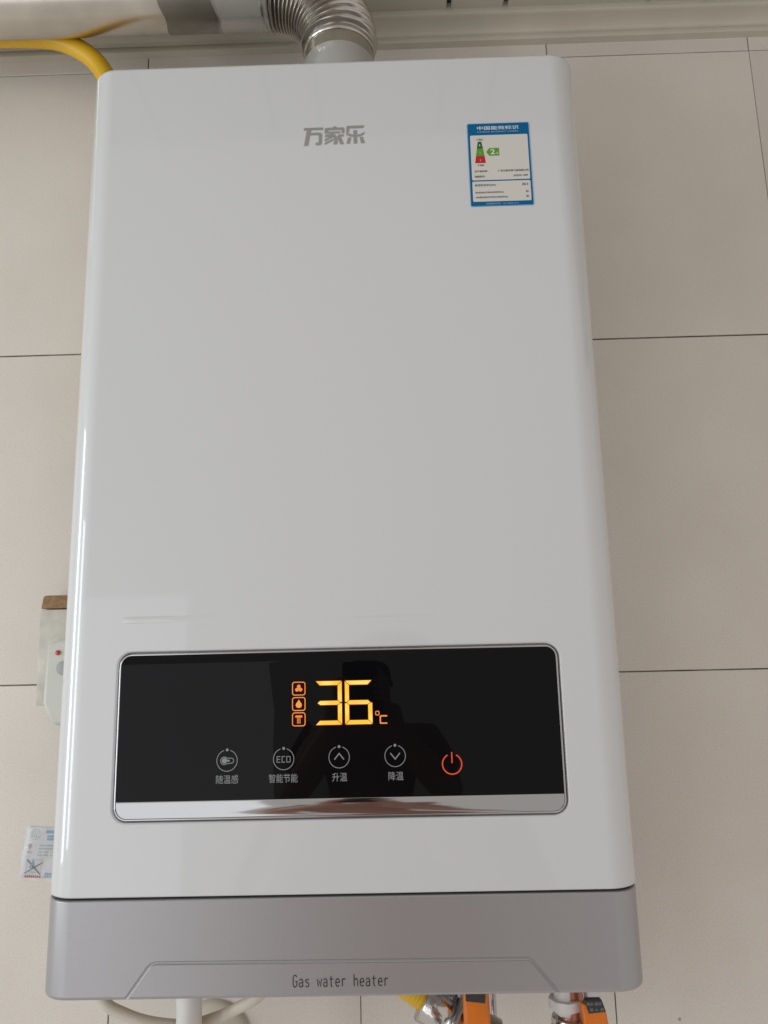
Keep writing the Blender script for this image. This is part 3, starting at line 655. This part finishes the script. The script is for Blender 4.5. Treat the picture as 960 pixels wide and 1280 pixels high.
M['shirt'] = mat('rust_shirt', (0.50, 0.29, 0.235), 0.85, noise=.2, nscale=60)
M['trouser'] = mat('dark_trousers', (0.03, 0.03, 0.04), 0.9, noise=.2, nscale=60)
M['hair'] = mat('black_hair', (0.012, 0.010, 0.009), 0.5, noise=.3, nscale=90)
M['phone'] = mat('phone_case', (0.008, 0.008, 0.01), 0.35)
person = thing('person', 'person in a rust shirt holding up a phone, mirrored in the black panel', 'person', (205, -985, -1455))
PX, PY, ZO = 205, -985, -75
PC = CAM - F*9 - R*30 - U*62                     # middle of the phone
def pp(a, b, c): return tuple(PC + R*a + U*b - F*c)
pel = (PX, PY, ZO+-500); chest = (PX, PY, ZO+-130); nk0 = (PX, PY+4, ZO+20); nk1 = (PX, PY+14, ZO+90); hd0 = (PX, PY+30, ZO+150); hd1 = (PX, PY+24, ZO+230); hd2 = (PX, PY+10, ZO+280)
body = [[(pel, (150, 105)), ((PX, PY, ZO+-330), (125, 95)), (chest, (145, 105)), ((PX, PY, ZO+-30), (110, 80)), (nk0, 56), (nk1, 52), (hd0, (62, 74)), (hd1, (74, 92)), (hd2, (58, 72))]]
for s_ in (-1, 1):
    sh = (PX+s_*165, PY-5, ZO+-25); el = (PX+s_*235, PY+95, ZO+-255); wr = pp(s_*58, -92, 26)
    body.append([((PX, PY, ZO+-30), (110, 80)), (sh, 58), ((PX+s_*205, PY+45, ZO+-145), 48), (el, 46), ((.5*(el[0]+wr[0]), .5*(el[1]+wr[1])-6, .5*(el[2]+wr[2])-4), 46), (wr, 30), (pp(s_*54, -58, 24), (20, 34)), (pp(s_*50, -30, 22), (15, 34))])
    kn = (PX+s_*95, PY+15, ZO+-900); body.append([(pel, (150, 105)), ((PX+s_*90, PY, ZO+-600), 88), (kn, 58), ((PX+s_*95, PY-10, ZO+-1050), 56), ((PX+s_*95, PY-5, ZO+-1310), 36), ((PX+s_*100, PY+60, ZO+-1345), 34), ((PX+s_*104, PY+150, ZO+-1352), 26)])
bo = with_skin('body', body, 'skin', person)
for s_ in (-1, 1):                              # five fingers a hand, closed round the sides of the phone
    for k, (b, ln, r) in enumerate(((-22, 50, 8), (-6, 58, 8.6), (11, 60, 8.6), (27, 54, 8.2))):
        with_skin('finger', [[(pp(s_*52, b-20, 24), r+1), (pp(s_*56, b-6, 10), r), (pp(s_*(46 if True else 0), b, -3), r-.6), (pp(s_*(48-ln*.42), b+3, -8), r-1.6)]], 'skin', bo)
    with_skin('thumb', [[(pp(s_*50, -52, 28), 12), (pp(s_*40, -30, 24), 10), (pp(s_*24, -12, 14), 9), (pp(s_*12, -2, 12), 7.5)]], 'skin', bo)
with_skin('shirt', [[((PX, PY, ZO+-520), (164, 120)), ((PX, PY, ZO+-330), (142, 112)), (chest, (160, 120)), ((PX, PY, ZO+-28), (124, 94)), ((PX, PY+2, ZO+18), 66)]] + [[((PX, PY, ZO+-28), (124, 94)), ((PX+s_*166, PY-5, ZO+-24), 70), ((PX+s_*200, PY+40, ZO+-130), 64), ((PX+s_*214, PY+58, ZO+-180), 66)] for s_ in (-1, 1)], 'shirt', person)
with_skin('trousers', [[((PX, PY, ZO+-480), (160, 116)), ((PX, PY, ZO+-560), (160, 116))]] + [[((PX, PY, ZO+-560), (160, 116)), ((PX+s_*92, PY, ZO+-660), 100), ((PX+s_*95, PY+14, ZO+-900), 74), ((PX+s_*95, PY-8, ZO+-1080), 66), ((PX+s_*95, PY-5, ZO+-1300), 60)] for s_ in (-1, 1)], 'trouser', person)
with_skin('hair', [[((PX, PY-30, ZO+130), (58, 40)), ((PX, PY-22, ZO+210), (84, 76)), ((PX, PY+2, ZO+276), (80, 84)), ((PX, PY+8, ZO+304), (58, 62))]], 'hair', person)
for s_ in (-1, 1):
    obj('ear', lathe_me('ear', [(0, 10), (4, 17), (9, 16), (11, 8)], (PX+s_*66, PY+14, ZO+205), (s_, 0, 0), 16), 'skin', bo)
    obj('eye', lathe_me('eye', [(0, 3), (2, 10), (6, 8), (8, 2)], (PX+s_*30, PY+96, ZO+208), (0, 1, 0), 16), 'white', bo)
obj('nose', lathe_me('nose', [(0, 18), (12, 12), (20, 5)], (PX, PY+92, ZO+182), (0, 1, -.15), 12), 'skin', bo)
obj('mouth', tube_me('mouth', [(PX-22, PY+94, ZO+150), (PX, PY+101, ZO+149), (PX+22, PY+94, ZO+150)], 4.5, 10), 'cred', bo)
# fuse head features, fingers and thumbs into the one body mesh
bpy.context.view_layer.update(); dg = bpy.context.evaluated_depsgraph_get(); fb = bmesh.new(); slots = []
pieces = [bo]+[c for c in bpy.data.objects if c.parent == bo]
for c in pieces:
    me = bpy.data.meshes.new_from_object(c.evaluated_get(dg)); m_ = c.data.materials[0]
    if m_ not in slots: slots.append(m_)
    n0 = len(fb.faces); fb.from_mesh(me); fb.faces.ensure_lookup_table()
    for fc in fb.faces[n0:]: fc.material_index = slots.index(m_); fc.smooth = True
bm_me = bpy.data.meshes.new('body'); fb.to_mesh(bm_me); fb.free()
for m_ in slots: bm_me.materials.append(m_)
for c in pieces[1:]: bpy.data.objects.remove(c)
bo.modifiers.clear(); bo.data = bm_me
ph = prism_me('phone', rrect(-38, 38, -80, 80, 9, 6), -4, 4, 1.2, 2)
rot = Matrix((R, F, U)).transposed()
for vv in ph.vertices: vv.co = rot @ vv.co + PC*S
phone = obj('phone', ph, 'phone'); phone['label'] = 'black phone held up in front of the heater, mirrored in the black panel'; phone['category'] = 'phone'
lens_c = CAM - F*4.6
for a, b in ((-9, -24), (-9, -46)):
    obj('lens', lathe_me('lens', [(0, 7), (1.6, 7), (1.6, 5.4), (1.2, 5)], CAM + R*a*1.0 + U*b*.6 - F*5.2, F, 24), 'glass', phone)
